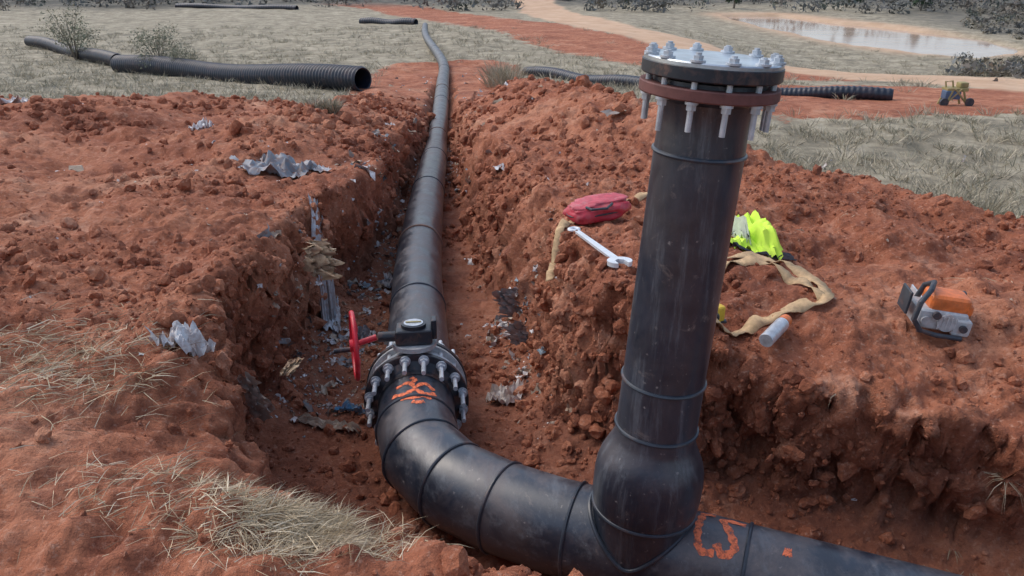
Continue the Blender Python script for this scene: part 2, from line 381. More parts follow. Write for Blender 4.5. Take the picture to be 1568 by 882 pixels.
for (gx,gy,gr,ga) in[(-1.12,5.2,.26,4.),(-1.1,6.2,.22,2.),(-1.1,4.3,.2,2.5),(-.02,5.3,.18,3.5),(.06,4.55,.14,2.5),(-1.2,7.6,.25,2.),(-1.35,9.5,.3,1.5)]:
    wl=wl+ga*np.exp(-((X-gx)**2+((Y-gy)*.7)**2)/gr**2)*(.15+Nf[...,2].clip(0,1))
litter('landfill_litter',820,wl,.012,.058,pal)
litter('landfill_fines',1900,wl,.005,.014,pal,3)
litter('scattered_litter',210,nm*(Y>2.6)*(soil>.5)*(sd0>-.1),.007,.028,[(.85,.85,.83),(.68,.68,.68),(.55,.48,.38)],3)
litter('scattered_litter_far',260,(Y>6)*(Y<30)*(np.abs(X)<.6*Y)*(sd0>-.3)*np.exp(-np.clip(sd0,0,9)/2.5),.03,.11,[(.68,.69,.70),(.45,.47,.5),(.3,.27,.24),(.5,.42,.3),(.82,.82,.8)],4)
def sheet(name,u,v,o,nrm,cols,amp=.04,n=22,jag=.18,seed=0,drape=False,mat=None,fold=5):
    """crumpled cloth / film; u,v half-size vectors around o"""
    o=np.array(o,float);u=np.array(u,float);v=np.array(v,float);nrm=np.array(nrm,float)
    a=np.linspace(-1,1,n);A,B=np.meshgrid(a,a);z=np.zeros_like(A)
    ja=1+jag*fbm(A*2.3+seed,B*2.3,z,3,seed+2);jb=1+jag*fbm(A*2.3,B*2.3+seed,z,3,seed+5)
    h=np.abs(fbm(A*fold*.5+seed,B*fold*.5,z,4,seed+7))*2*amp+.35*amp*fbm(A*fold*2,B*fold*2,z+seed,2,seed+8)
    Pt=o+(A*ja)[...,None]*u+(B*jb)[...,None]*v+h[...,None]*nrm
    if drape:
        zc=gz(o[0],o[1]);ex=float(np.linalg.norm(u)+np.linalg.norm(v))*.4
        for i in range(n):
            for j in range(n): Pt[i,j,2]=max(gz(Pt[i,j,0],Pt[i,j,1]),zc-ex)+.012+h[i,j]
    keep=(np.abs(A)**3+np.abs(B)**3+jag*3*fbm(A*3,B*3,z+seed,3,seed+11))<1.25
    id_=np.arange(n*n).reshape(n,n)
    fs=[(id_[i,j],id_[i,j+1],id_[i+1,j+1],id_[i+1,j]) for i in range(n-1) for j in range(n-1) if keep[i,j] or keep[i+1,j+1]]
    c=np.array(cols);q=((fbm(A*3,B*3,z+seed,3,seed+13)+1)/2*len(c)).astype(int).clip(0,len(c)-1)
    return mk(name,Pt.reshape(-1,3),fs,mat or M_litter,True,c[q].reshape(-1,3),sharp=40)
GB=[(.15,.18,.21),(.25,.29,.33),(.4,.43,.46)]
WH=[(.78,.79,.80),(.64,.66,.68),(.86,.86,.84)]
TN=[(.38,.27,.17),(.6,.48,.33),(.28,.18,.12)]
DK=[(.09,.11,.12),(.2,.22,.23),(.34,.35,.35)]
sheet('plastic_tarp',(.26,-.04,0),(.05,.26,0),(-2.02,6.75,0),(0,0,1),GB,.08,26,.3,3,True)
sheet('plastic_tarp',(.14,0,0),(.0,.10,0),(-1.76,6.95,0),(0,0,1),WH,.04,16,.3,8,True)
sheet('hanging_cloth',(.07,.02,0),(-.05,.28,0),(-1.38,5.5,0),(0,0,1),[(.34,.37,.4),(.52,.55,.58),(.66,.68,.7)],.06,22,.35,5,True)
sheet('torn_sack',(.10,-.04,0),(0,.02,.12),(-1.27,4.85,-1.95),(.7,-.6,.2),TN,.14,20,.3,9)
sheet('plastic_bag',(.09,0,0),(.03,.08,0),(-1.38,3.0,0),(0,0,1),WH,.06,22,.35,11,True)
sheet('plastic_bag',(.045,-.02,.02),(-.03,.02,.10),(-1.21,3.20,-1.98),(.7,-.6,.3),[(.5,.48,.46),(.34,.32,.3),(.65,.65,.65)],.08,18,.35,14)
sheet('plastic_bag',(.10,0,0),(.02,.08,0),(-.04,4.30,0),(0,0,1),[(.76,.72,.66),(.64,.59,.54),(.84,.81,.77)],.08,18,.3,17,True)
sheet('plastic_bag',(.09,0,0),(.02,.05,0),(-.95,4.05,0),(0,0,1),[(.1,.3,.5),(.3,.4,.45)],.05,16,.3,19,True)
sheet('plastic_bag',(.26,-.02,0),(.02,.10,0),(-7.1,11.4,0),(0,0,1),WH,.1,16,.3,22,True)
sheet('plastic_bag',(.11,0,0),(.02,.10,0),(-3.5,9.0,0),(0,0,1),WH,.09,14,.3,24,True)
sheet('torn_sack',(.035,0,0),(.02,.06,.02),(-1.14,3.6,-2.05),(.5,-.6,.6),TN,.05,14,.3,26)
sheet('landfill_liner',(.07,.05,0),(-.03,.03,.08),(.0,5.3,-2.48),(-.6,-.6,.4),DK,.09,22,.45,28)
sheet('landfill_liner',(.06,.05,0),(-.02,.03,.06),(.06,4.85,-2.5),(-.6,-.6,.4),DK,.08,20,.45,30)
sheet('landfill_liner',(.10,.0,0),(0,.10,.0),(-1.08,5.3,0),(0,0,1),WH+GB,.07,22,.45,33,True)
sheet('landfill_liner',(.09,.0,0),(0,.12,.0),(-1.06,6.6,0),(0,0,1),WH+GB,.07,18,.4,35,True)
sheet('landfill_liner',(.20,-.06,0),(.02,.035,.0),(-1.04,3.85,0),(0,0,1),[(.52,.45,.36),(.4,.33,.26)],.04,18,.4,37,True)
# ------------------------------------------------------------ pipeline
def catmull(pts,n):
    out=[];p=[Vector(pts[0])*2-Vector(pts[1])]+[Vector(q) for q in pts]+[Vector(pts[-1])*2-Vector(pts[-2])]
    for i in range(1,len(p)-2):
        for k in range(n):
            t=k/n;a,b,c,d_=p[i-1],p[i],p[i+1],p[i+2]
            out.append(.5*((2*b)+(c-a)*t+(2*a-5*b+4*c-d_)*t*t+(3*b-a-3*c+d_)*t**3))
    out.append(p[-2]);return out
R=.203
pl=empty('gas_pipeline')
trunk=catmull([(-.528,3.88,-2.362)]+PIPE[1:],8)
b=MB();b.tube(trunk,R*.98,56);b.done('trunk_pipe',M_pipe,pl)
def at(Yq):
    for a,c in zip(trunk[:-1],trunk[1:]):
        if a.y<=Yq<=c.y: k=(Yq-a.y)/(c.y-a.y);return a.lerp(c,k),(c-a).normalized()
b=MB()
for q in(5.3,9.6,12.4,21.5,31,40):
    c,d_=at(q);b.ring(c,d_,R*.985,.008)
b.done('trunk_weld_beads',M_bead,pl)
b=MB()
for q in(7.0,16.2,24):
    c,d_=at(q);b.ring(c,d_,R*.985,.012)
b.done('trunk_dusty_beads',M_beadb,pl)
LD=Vector((.927,-.374,0));TC=Vector((.52,2.61,-2.34))
EP=[Vector(q) for q in[(-.518,3.74,-2.355),(-.490,3.47,-2.345),(-.43,3.24,-2.34),(-.27,3.02,-2.34),(-.04,2.86,-2.34)]]
fine=[]
for a,c in zip(EP[:-1],EP[1:]):
    for k in range(4): fine.append(a.lerp(c,k/4*.92+.04))
J=TC-LD*.36
fine+=[EP[-1],J,TC,TC+LD*.5,TC+LD*3.2]
b=MB();b.tube(fine,R,64);b.done('elbow_and_header_pipe',M_pipe,pl)
b=MB()
for i in(1,2,3,4):
    dd=((EP[i]-EP[i-1]).normalized()+((EP[i+1] if i<4 else J)-EP[i]).normalized()).normalized();b.ring(EP[i],dd,R+.001,.008,64)
for q in(-.27,.43,1.3): b.ring(TC+LD*q,LD,R+.001,.008,64)
n_=Vector((-LD.y,LD.x,0));pts=[]
for i in range(96):
    a=2*math.pi*i/96;rb=.2045
    pts.append(TC+LD*rb*math.cos(a)+n_*rb*math.sin(a)*.985+Vector((0,0,math.sqrt(max(0,(R+.004)**2-(rb*.985*math.sin(a))**2)))))
b.tube(pts,.009,8,closed=True)
b.done('header_weld_beads',M_bead,pl)
def stroke(bm,o,d_,R_,pts,wd=.022,jit=.25):
    d_=Vector(d_).normalized();upv=Vector((0,0,1));upv=(upv-d_*upv.dot(d_)).normalized();sd_=d_.cross(upv)
    cp=catmull([(s_,t_,0) for s_,t_ in pts],6);prev=None
    for i,q in enumerate(cp):
        tg=(cp[min(i+1,len(cp)-1)]-cp[max(i-1,0)]).normalized();pn=Vector((-tg.y,tg.x,0))*wd*(1+jit*math.sin(i*1.7))
        row=[]
        for sg in(-1,0,1):
            w_=q+pn*sg;th=w_.y/R_
            row.append(bm.verts.new(Vector(o)+d_*w_.x+(upv*math.cos(th)+sd_*math.sin(th))*(R_+.002)))
        if prev: 
            for a in(0,1): bm.faces.new((prev[a],prev[a+1],row[a+1],row[a]))
        prev=row
b=MB()
eo=EP[0];ed=(EP[1]-EP[0]);o_=.03
stroke(b.bm,eo,ed,R,[(.05+o_,.02),(.07+o_,.0),(.10+o_,.01)],.013)
stroke(b.bm,eo,ed,R,[(.12+o_,.10),(.10+o_,.03),(.15+o_,.0),(.11+o_,-.05),(.16+o_,-.10)],.013)
stroke(b.bm,eo,ed,R,[(.19+o_,.12),(.21+o_,.05),(.18+o_,.0),(.22+o_,-.05),(.19+o_,-.11)],.015)
b.done('orange_spray_mark',M_spray,pl)
b=MB();eo2=EP[1];ed2=EP[2]-EP[1]
stroke(b.bm,eo2,ed2,R,[(-.005,.07),(.015,.0),(.005,-.05),(.03,-.08)],.014)
stroke(b.bm,eo2,ed2,R,[(.05,.02),(.065,-.01),(.06,-.04)],.014)
b.done('orange_spray_mark_lower',M_spray,pl)
b=MB()
stroke(b.bm,TC,LD,R,[(.315,.12),(.262,.12),(.24,.05),(.24,-.02),(.25,-.08),(.29,-.08)],.014)
stroke(b.bm,TC,LD,R,[(.315,.08),(.35,.12),(.385,.08),(.36,.02),(.325,-.06),(.41,-.06)],.015)
stroke(b.bm,TC,LD,R,[(.56,.038),(.575,.04),(.59,.038)],.018)
b.done('orange_spray_mark_tee',M_spray,pl)
# ------------------------------------------------------------ riser
rs=empty('riser_pipe');A0=TC.copy();AD=(Vector((.650,2.665,-.36))-A0).normalized()
b=MB();b.lathe(A0,AD,[(.0,.203),(.22,.2045),(.24,.209),(.30,.2145),(.36,.2150),(.41,.211),(.45,.200),(.49,.182),(.525,.165),(.55,.157),(.60,.1545),(.80,.1535),(1.2,.1525),(1.66,.152),(1.70,.1505),(1.76,.148),(1.80,.15),(1.835,.16),(1.85,.183),(1.905,.185),(1.91,.05)],72)
b.done('riser_body',M_riser,rs)
b=MB()
b.ring(A0+AD*.225,AD,.206,.008,72)
for q,r_ in((.595,.155),(.80,.1535),(1.665,.152)): b.ring(A0+AD*q,AD,r_+.001,.0075,64)
b.done('riser_weld_beads',M_bead,rs)
b=MB();b.lathe(A0,AD,[(1.855,.186),(1.855,.224),(1.859,.227),(1.888,.227),(1.892,.224),(1.892,.186)],72);b.done('backing_ring',M_rust,rs)
b=MB();b.lathe(A0,AD,[(1.915,.02),(1.915,.222),(1.919,.226),(1.955,.226),(1.957,.224),(1.957,.02)],72);b.done('black_flange',M_black,rs)
b=MB();b.lathe(A0,AD,[(1.9575,.15),(1.9575,.222),(1.968,.222),(1.972,.218),(1.972,.001)],72);b.done('blind_plate',M_plate,rs)
q3=AD.to_track_quat('Z','Y').to_matrix();b=MB()
for i in range(12):
    a=2*math.pi*(i+.35)/12;rv=q3@Vector((math.cos(a),math.sin(a),0))*.203
    o=A0+rv;L=random.uniform(-.01,.02)
    b.cyl(o+AD*(1.755+L),o+AD*(1.999+L*.3),.0095,10)
    b.cyl(o+AD*1.828,o+AD*1.846,.0165,6);b.cyl(o+AD*1.846,o+AD*1.8545,.021,20)
    b.cyl(o+AD*1.979,o+AD*1.992,.0165,6);b.cyl(o+AD*1.9725,o+AD*1.979,.024,20)
b.done('studs_and_nuts',M_zinc,rs)
# ------------------------------------------------------------ valve
vv=empty('butterfly_valve');VD=(Vector(PIPE[1])-Vector((-.527,3.86,-2.36))).normalized();V0=Vector((-.522,3.77,-2.357))
VU=(Vector((0,0,1))-VD*VD.z).normalized();VS=VD.cross(VU)
def ring_prof(s0,s1,ri,ro): return [(s0,ri),(s0,ro-.004),(s0+.004,ro),(s1-.004,ro),(s1,ro-.004),(s1,ri)]
b=MB();b.lathe(V0,VD,ring_prof(-.018,.018,.2,.285),72);b.lathe(V0,VD,ring_prof(.175,.212,.2,.285),72)
b.lathe(V0,VD,[(-.09,.204),(-.05,.208),(-.03,.235),(-.015,.25)],64);b.done('backing_rings',M_black,vv)
b=MB();b.lathe(V0,VD,[(.022,.2),(.022,.278),(.05,.280),(.055,.25),(.14,.25),(.145,.280),(.172,.278),(.172,.2)],72)
top=V0+VD*.098
b.cyl(top+VU*.22,top+VU*.29,.06,24);b.cyl(top+VU*.29,top+VU*.315,.120,32)
rot=Matrix((VS,VD,VU)).transposed().to_4x4()
for sg in(-1,1): b.box(top+VU*.26+VS*.068*sg,(.025,.09,.09),rot,.004)
b.done('valve_body',M_grey,vv)
b=MB();gb=top+VU*.360
b.box(gb,(.20,.15,.085),rot,.018);b.cyl(gb+VU*.04,gb+VU*.062,.068,32);b.cyl(gb-VS*.19+VD*-.03,gb-VS*.08+VD*-.03,.028,20)
b.box(gb+VU*.03+VS*.11,(.03,.08,.11),rot,.008);b.done('gearbox',M_black,vv)
b=MB();b.cyl(gb+VU*.0625,gb+VU*.066,.052,32);b.done('indicator_disc',M_zinc,vv)
b=MB();b.box(gb+VU*.068,(.085,.012,.006),rot);b.done('indicator_mark',M_yel,vv)
b=MB()
for i in range(16):
    a=2*math.pi*(i+.5)/16;rv=(VS*math.cos(a)+VU*math.sin(a))*.255;o=V0+rv
    e=random.uniform(-.02,.015)
    b.cyl(o+VD*(-.17+e),o+VD*(.33+e),.0125,10)
    for s0,s1 in((-.053,-.030),(.226,.25)): b.cyl(o+VD*s0,o+VD*s1,.023,6)
    b.cyl(o+VD*-.029,o+VD*-.0185,.029,20);b.cyl(o+VD*.2125,o+VD*.225,.029,20)
b.done('studs_and_nuts',M_zinc,vv)
b=MB();HD=(-VS*.97-VD*.16).normalized()
hub=gb-VS*.20+VD*-.03;wc=hub+HD*.12-VU*.035
b.cyl(hub,wc+HD*.02,.017,16);b.cyl(wc-HD*.02,wc+HD*.025,.034,20);b.ring(wc,HD,.178,.0135,56,10)
hq=HD.to_track_quat('Z','Y').to_matrix()
for i in range(4):
    a=math.pi/2*i+.35;p1=wc+hq@Vector((math.cos(a),math.sin(a),0))*.178
    b.tube([wc,wc.lerp(p1,.5)+HD*-.015,p1],[.014,.011,.011],8)
b.done('handwheel',M_red,vv)
b=MB();b.cyl(wc+HD*.02-VU*.02,wc+HD*.11-VU*.02,.013,12);b.done('wheel_handle',M_black,vv)
# ------------------------------------------------------------ corrugated culvert pipes
def corr(name,p0,p1,r,sag=.0,pitch=.13,n=26):
    p0=Vector(p0);p1=Vector(p1);L=(p1-p0).length;d_=(p1-p0).normalized();k=int(L/pitch)*4
    S=[(.8,r*.82),(.02,r*.82),(0,r*.9)]+[(L*i/k,r*(1.0 if (i%4) in(1,2) else .91)) for i in range(1,k)]+[(L,r*.9),(L-.02,r*.82),(L-.8,r*.82)]
    b=MB();b.lathe(p0,d_,S,n)
    for v in b.bm.verts:
        t_=(v.co-p0).dot(d_)/L;v.co.z+=sag*math.sin(t_*math.pi*1.0)+.06*math.sin(t_*9);v.co.x+=.12*math.sin(t_*6)
    return b.done(name,M_corr,None,True,50)
def ce(x,y,r): return (x,y,gz(x,y)+r*.75)
corr('corrugated_pipe',ce(-14.9,31.3,.34),ce(-4.15,23.0,.36),.36,-.05)
corr('corrugated_pipe',ce(-26,45,.25),ce(-16.2,34,.3),.30)
corr('corrugated_pipe',ce(-34,86,.15),ce(-20,79,.15),.26,pitch=.3,n=14)
corr('corrugated_pipe',ce(-11.3,63,.15),ce(-6.8,60,.15),.26,pitch=.2,n=14)
corr('corrugated_pipe',ce(.5,29.5,.15),ce(4.0,23.4,.15),.18,n=14)
corr('corrugated_pipe',ce(4.2,23.2,.12),ce(9.7,20.6,.12),.17,n=14)
# ------------------------------------------------------------ straps
def strap(name,pts,wd=.026,zmin=-9):
    cp=catmull([(x,y,0) for x,y in pts],10);V=[];Fq=[]
    for i,q in enumerate(cp):
        tg=(cp[min(i+1,len(cp)-1)]-cp[max(i-1,0)]).normalized();pn=Vector((-tg.y,tg.x,0))
        z=max(zmin,max(gz(q.x+pn.x*wd*k,q.y+pn.y*wd*k) for k in(-1,0,1)))+.012+.008*math.sin(i*.9)
        tl=.015*math.sin(i*.5)
        V+=[(q.x-pn.x*wd,q.y-pn.y*wd,z-tl),(q.x+pn.x*wd,q.y+pn.y*wd,z+tl)]
        if i: Fq.append((2*i-2,2*i-1,2*i+1,2*i))
    o=mk(name,V,Fq,M_strap,True);md=o.modifiers.new('th','SOLIDIFY');md.thickness=.004;return o
strap('webbing_strap',[(.80,4.40),(1.0,4.25),(1.18,4.22),(1.42,4.26),(1.60,4.08),(1.62,3.76),(1.45,3.66),(1.25,3.58),(1.08,3.48),(.90,3.38)],.036)
strap('webbing_strap',[(1.05,4.02),(1.2,4.10),(1.40,4.08),(1.53,3.90),(1.60,3.74)],.032)
strap('webbing_strap',[(1.1,5.75),(.92,5.62),(.76,5.5),(.66,5.42)],.03)
strap('webbing_strap',[(.42,5.05),(.34,4.92),(.28,4.78),(.25,4.68),(.24,4.56)],.03,-1.98)
# ------------------------------------------------------------ red carry case
rc=empty('red_tool_bag');cx,cy=.565,5.1;cz=gz(cx,cy)
Rz=Matrix.Rotation(math.radians(14),4,'Z')@Matrix.Rotation(math.radians(-6),4,'Y')
def blob(name,c,size,rotm,mat,parent,amp=.1,seed=0,e=.55):
    V,F_=ico(4);V=np.sign(V)*np.abs(V)**e
    nn=1+amp*fbm(V[:,0]*2+seed,V[:,1]*2,V[:,2]*2,3,seed);V=V*nn[:,None]*np.array(size)/2
    Mx=np.array((rotm).to_3x3());V=V@Mx.T+np.array(c)
    return mk(name,V,F_,mat,True,parent=parent)
blob('case_body',(cx,cy,cz+.05),(.42,.25,.12),Rz,M_redbag,rc,.2,3,.6)
blob('case_flap',(cx+.01,cy+.02,cz+.10),(.37,.21,.05),Rz,simple('faded_red',(.60,.09,.12),.6,dirt=.45,dirtcol=(.6,.36,.35)),rc,.3,6,.7)
b=MB();b.tube([(cx-.08,cy-.1,cz+.10),(cx-.05,cy-.15,cz+.10),(cx+.05,cy-.15,cz+.11),(cx+.09,cy-.08,cz+.12)],.009,8);b.done('case_handle',M_dark,rc)
b=MB();pt=[]
for i in range(40):
    a=2*math.pi*i/40;lx=.205*math.copysign(abs(math.cos(a))**.8,math.cos(a));ly=.122*math.copysign(abs(math.sin(a))**.8,math.sin(a))
    pt.append(Vector((cx,cy,cz+.055))+Rz.to_3x3()@Vector((lx,ly,0)))
b.tube(pt,.006,6,closed=True);b.done('case_zip',M_dark,rc)
# ------------------------------------------------------------ wrench
wr=empty('combination_wrench');a0=Vector((.375,4.60,0));a1=Vector((.57,3.86,0));a0.z=gz(a0.x,a0.y)+.03;a1.z=gz(a1.x,a1.y)+.03
for k in range(1,8):
    q=a0.lerp(a1,k/8);dz=gz(q.x,q.y)+.008-q.z
    if dz>0: a0.z+=dz;a1.z+=dz*.5
wd_=(a1-a0).normalized();wsd=wd_.cross(Vector((0,0,1))).normalized();wup=wsd.cross(wd_);Lw=(a1-a0).length
def prism(b,pts,th):
    lo=[b.bm.verts.new(a0+wd_*x+wsd*y-wup*th/2) for x,y in pts];hi=[b.bm.verts.new(a0+wd_*x+wsd*y+wup*th/2) for x,y in pts]
    n=len(pts);b.bm.faces.new(lo);b.bm.faces.new(hi[::-1])
    for i in range(n): b.bm.faces.new((lo[i],lo[(i+1)%n],hi[(i+1)%n],hi[i]))
b=MB();prism(b,[(.03,-.016),(Lw-.06,-.022),(Lw-.06,.022),(.03,.016)],.014)
pts=[]
c0=Lw-.03
for i in range(25):
    a=math.radians(40+280*i/24);pts.append((c0-.0+.066*math.cos(a),.066*math.sin(a)))
pts+=[(c0+.055,-.028),(c0+.0,-.026),(c0-.026,0.0),(c0+.0,.026),(c0+.055,.028)]
prism(b,pts,.024)
b.ring(a0+wd_*.005,wup,.030,.011,28,8)
b.done('wrench_body',simple('chrome_steel',(.82,.85,.88),.3,.3,dirt=.1,var=.15),wr,True,30)
# ------------------------------------------------------------ hi-vis vest
vs=empty('hi_vis_vest')
o=sheet('vest_body',(.20,.0,0),(-.10,.42,0),(1.38,4.88,0),(0,0,1),[(1,1,1)],.12,34,.12,41,True,M_vest,3);o.parent=vs
o=sheet('vest_trim',(.20,.02,0),(.0,.024,0),(1.50,4.46,0),(0,0,1),[(1,1,1)],.03,18,.08,43,True,M_dark,3);o.parent=vs
o=sheet('reflective_band',(.022,.0,0),(-.09,.33,0),(1.34,4.88,.0),(0,0,1),[(1,1,1)],.12,24,.1,41,True,M_silver,3);o.parent=vs
for v in o.data.vertices: v.co.z+=.012
# ------------------------------------------------------------ spray can
sc=empty('spray_paint_can');c=Vector((1.26,3.42,0));dd=Vector((.62,.78,.06)).normalized();c.z=gz(c.x,c.y)+.055
b=MB();b.lathe(c-dd*.12,dd,[(0,.001),(.0,.033),(.004,.035),(.008,.0345),(.19,.0345),(.198,.033),(.205,.026)],36);b.done('can_body',simple('can_silver',(.6,.62,.65),.35,.4,sc=25,dirt=.2),sc)
b=MB();b.lathe(c-dd*.12,dd,[(.205,.027),(.206,.031),(.245,.030),(.25,.026),(.25,.001)],36);b.done('can_cap',M_orangep,sc)
M_yb=simple('yellow_case',(.75,.5,.04),.5)
tm=empty('tape_measure');x,y=.985,3.50;z=gz(x,y);b=MB();b.box((x,y,z+.05),(.09,.05,.09),Matrix.Rotation(.5,4,'Z'),.016);b.done('tape_case',M_yb,tm)
b=MB();b.cyl((x-.012,y-.022,z+.05),(x-.017,y-.031,z+.05),.028,24);b.box((x+.04,y-.0,z+.015),(.03,.03,.012),None,.002);b.done('tape_label',M_dark,tm)
# ------------------------------------------------------------ chainsaw
cs=empty('chainsaw');x,y=2.06,3.56;z=gz(x,y)+.01
Mx=Matrix.Translation((x,y,z))@Matrix.Rotation(math.radians(-8),4,'Z')@Matrix.Rotation(math.radians(6),4,'Y')@Matrix.Scale(.96,4)
def wp(*q): return Mx@Vector(q)
R3=Mx.to_3x3().to_4x4()
b=MB();b.box(wp(.02,0,.075),(.25,.17,.11),R3,.025);b.box(wp(.12,-.03,.055),(.09,.14,.09),R3,.018);b.cyl(wp(.04,-.085,.075),wp(.04,-.10,.075),.044,28);b.cyl(wp(-.06,-.085,.07),wp(-.06,-.096,.07),.022,20)
for i in range(5): b.box(wp(-.0+.02*i,-.102,.075),(.006,.006,.07),R3,.001)
b.done('engine_body',M_white,cs)
b=MB();b.box(wp(.045,0,.160),(.20,.15,.09),R3,.032);b.box(wp(.115,.01,.135),(.11,.13,.07),R3,.026);b.done('top_cover',M_orangep,cs)
b=MB();b.tube([wp(-.08,-.11,.02),wp(-.13,-.12,.08),wp(-.12,-.11,.17),wp(-.07,-.06,.225),wp(-.03,.03,.235),wp(-.04,.10,.19),wp(-.06,.11,.09)],.0135,12)
b.tube([wp(-.09,-.10,.02),wp(.0,-.12,.012),wp(.12,-.12,.012)],.012,10)
b.tube([wp(.12,.04,.17),wp(.16,.10,.17),wp(.17,.16,.12),wp(.15,.16,.04),wp(.12,.06,.02)],.016,12)
b.box(wp(-.145,.02,.13),(.014,.13,.12),R3,.006)
b.done('handles',M_dark,cs)
b=MB();b.box(wp(.02,.22,.045),(.008,.34,.06),R3,.003);b.done('guide_bar',M_zinc,cs)
b=MB();b.cyl(wp(-.02,-.092,.11),wp(-.02,-.11,.11),.019,20);b.cyl(wp(.12,-.1,.06),wp(.12,-.118,.06),.018,20);b.done('filler_caps',M_dark,cs)
# ------------------------------------------------------------ machine far right
ym=empty('pipe_fusion_machine');x,y=10.5,19.3;z=gz(x,y)
b=MB()
for sx_ in(-.26,.26):
    for sy in(-.16,.16):
        b.tube([(x+sx_,y+sy,z),(x+sx_*.5,y+sy,z+.36)],.025,8)
    b.tube([(x+sx_,y-.16,z+.05),(x-sx_*.3,y-.16,z+.4)],.022,8)
b.box((x,y,z+.38),(.50,.3,.08),None,.02);b.box((x+.15,y,z+.48),(.2,.22,.12),None,.03);b.tube([(x-.22,y,z+.4),(x-.26,y,z+.55),(x-.1,y,z+.57),(x-.05,y,z+.4)],.022,8)
b.done('machine_frame',M_yel,ym)
b=MB();b.box((x-.1,y-.05,z+.26),(.36,.24,.2),None,.03);b.done('hydraulic_unit',M_blue,ym)
b=MB()
for sx_ in(-.3,.3): b.cyl((x+sx_,y-.22,z+.10),(x+sx_,y-.16,z+.10),.10,20)
b.done('wheels',M_dark,ym)
# ------------------------------------------------------------ grass
def blades(name,C,D,L,Wd,bend,col):
    n=len(C);C=np.asarray(C);side=np.cross(D,rng.normal(size=(n,3)));side/=np.linalg.norm(side,axis=1,keepdims=True)+1e-9
    dn=np.array([0,0,-1.]);mid=C+D*(L*.55)[:,None]+dn*(bend*L*.12)[:,None];tip=C+D*L[:,None]+dn*(bend*L*.5)[:,None]+side*(L*.08*rng.normal(size=n))[:,None]
    w_=Wd[:,None]*side
    V=np.stack([C-w_,C+w_,mid-w_*.7,mid+w_*.7,tip],1)
    f=np.array([(0,1,3),(0,3,2),(2,3,4)])[None]+(np.arange(n)*5)[:,None,None]
    return mk(name,V.reshape(-1,3),f.reshape(-1,3),M_grass,True,np.repeat(col[:,None],5,1).reshape(-1,3))
STRAW=np.array([(.66,.54,.36),(.56,.45,.29),(.74,.64,.47),(.44,.34,.22)])
GREY=np.array([(.48,.42,.31),(.39,.35,.26),(.56,.49,.37),(.28,.27,.19)])
def tufts(name,cen,nb,h,spread,rad,pal,wd,bend=.5,lay=0.):
    C=[];D=[];L=[];K=[]
    for (x,y,s_) in cen:
        n=int(nb*(.6+.8*rng.random()));a=rng.random(n)*2*np.pi;r=rad*s_*np.sqrt(rng.random(n));z=gz(x,y)
        base=np.stack([x+r*np.cos(a),y+r*np.sin(a),np.full(n,z-.01)],1)
        sp_=spread*(.3+rng.random(n));dd=np.stack([np.cos(a)*sp_+.25*rng.normal(size=n),np.sin(a)*sp_+.25*rng.normal(size=n),np.ones(n)*(1-lay)],1)
        dd/=np.linalg.norm(dd,axis=1,keepdims=True)
        C.append(base);D.append(dd);L.append(h*s_*(.5+.7*rng.random(n)));K.append(pal[rng.integers(0,len(pal),n)]*(.7+.5*rng.random((n,1))))
    C=np.concatenate(C);D=np.concatenate(D);L=np.concatenate(L);K=np.concatenate(K)
    return blades(name,C,D,L,np.full(len(C),wd)*(.6+.8*rng.random(len(C))),np.full(len(C),bend),K)
def mat_of_straw(name,cx,cy,rx,ry,n,lmin,lmax,wd,pal):
    """matted fallen straw following the ground"""
    x=cx+rx*rng.normal(size=n);y=cy+ry*rng.normal(size=n);z=np.array([gz(a_,b_) for a_,b_ in zip(x,y)])
    a=rng.normal(size=n)*.9+.5;D=np.stack([np.cos(a),np.sin(a),.12+.22*rng.random(n)],1);D/=np.linalg.norm(D,axis=1,keepdims=True)
    L=rng.uniform(lmin,lmax,n);C=np.stack([x,y,z+.012*rng.random(n)+.004],1)
    K=pal[rng.integers(0,len(pal),n)]*(.7+.5*rng.random((n,1)))
    return blades(name,C,D,L,wd*(.6+.8*rng.random(n)),np.full(n,.5),K)
cen=[(-.60+.12*rng.normal(),1.76+.07*rng.normal(),.5+.5*rng.random()) for _ in range(22)]
tufts('dry_grass_tuft',cen,60,.13,2.2,.07,STRAW,.0012,.8,.6)
mat_of_straw('matted_straw',-.60,1.80,.12,.09,3000,.04,.13,.0012,STRAW)
mat_of_straw('matted_straw',-1.0,1.92,.22,.12,450,.05,.13,.0011,STRAW*.9)
cen=[(-2.0+.22*rng.normal(),3.0+.22*rng.normal(),.5+.5*rng.random()) for _ in range(26)]
tufts('dry_grass_tuft',cen,26,.18,1.8,.10,STRAW*.9,.0019,.8,.6)
mat_of_straw('matted_straw',-1.75,2.8,.22,.22,800,.06,.18,.0015,STRAW*.85)
cen=[(rng.uniform(-2.6,2.8),rng.uniform(2.2,6),.4+.5*rng.random()) for _ in range(60)];cen=[c for c in cen if abs(c[0]+.6)>1.1 and not(.3<c[0]<3 and c[1]<3.0)]
tufts('straw_wisps',cen,7,.16,2.2,.1,STRAW*.8,.0015,.8,.8)
cen=[(rng.uniform(1.7,2.6),0,0) for _ in range(30)];cen=[(a,2.80-.25*(a-1.9)+.05*rng.normal(),.5+.5*rng.random()) for a,_,_ in cen]
tufts('exposed_roots',cen,26,.14,1.6,.06,STRAW*.6,.0014,2.2,.9)
gi=zone[...,0]*(Y>6)*(Y<60)*(np.abs(X)<.75*Y)*(zone[...,1]<.3)/(1+.012*Y*Y)
Cp,_,_=pick(3600,gi)
tufts('dry_grass',[(c[0],c[1],.5+.8*rng.random()+.004*c[1]) for c in Cp],22,.30,.8,.18,GREY,.006,.6)
cen=[(-.35+.3*rng.normal(),25.2+.5*rng.normal(),.8+.4*rng.random()) for _ in range(9)]
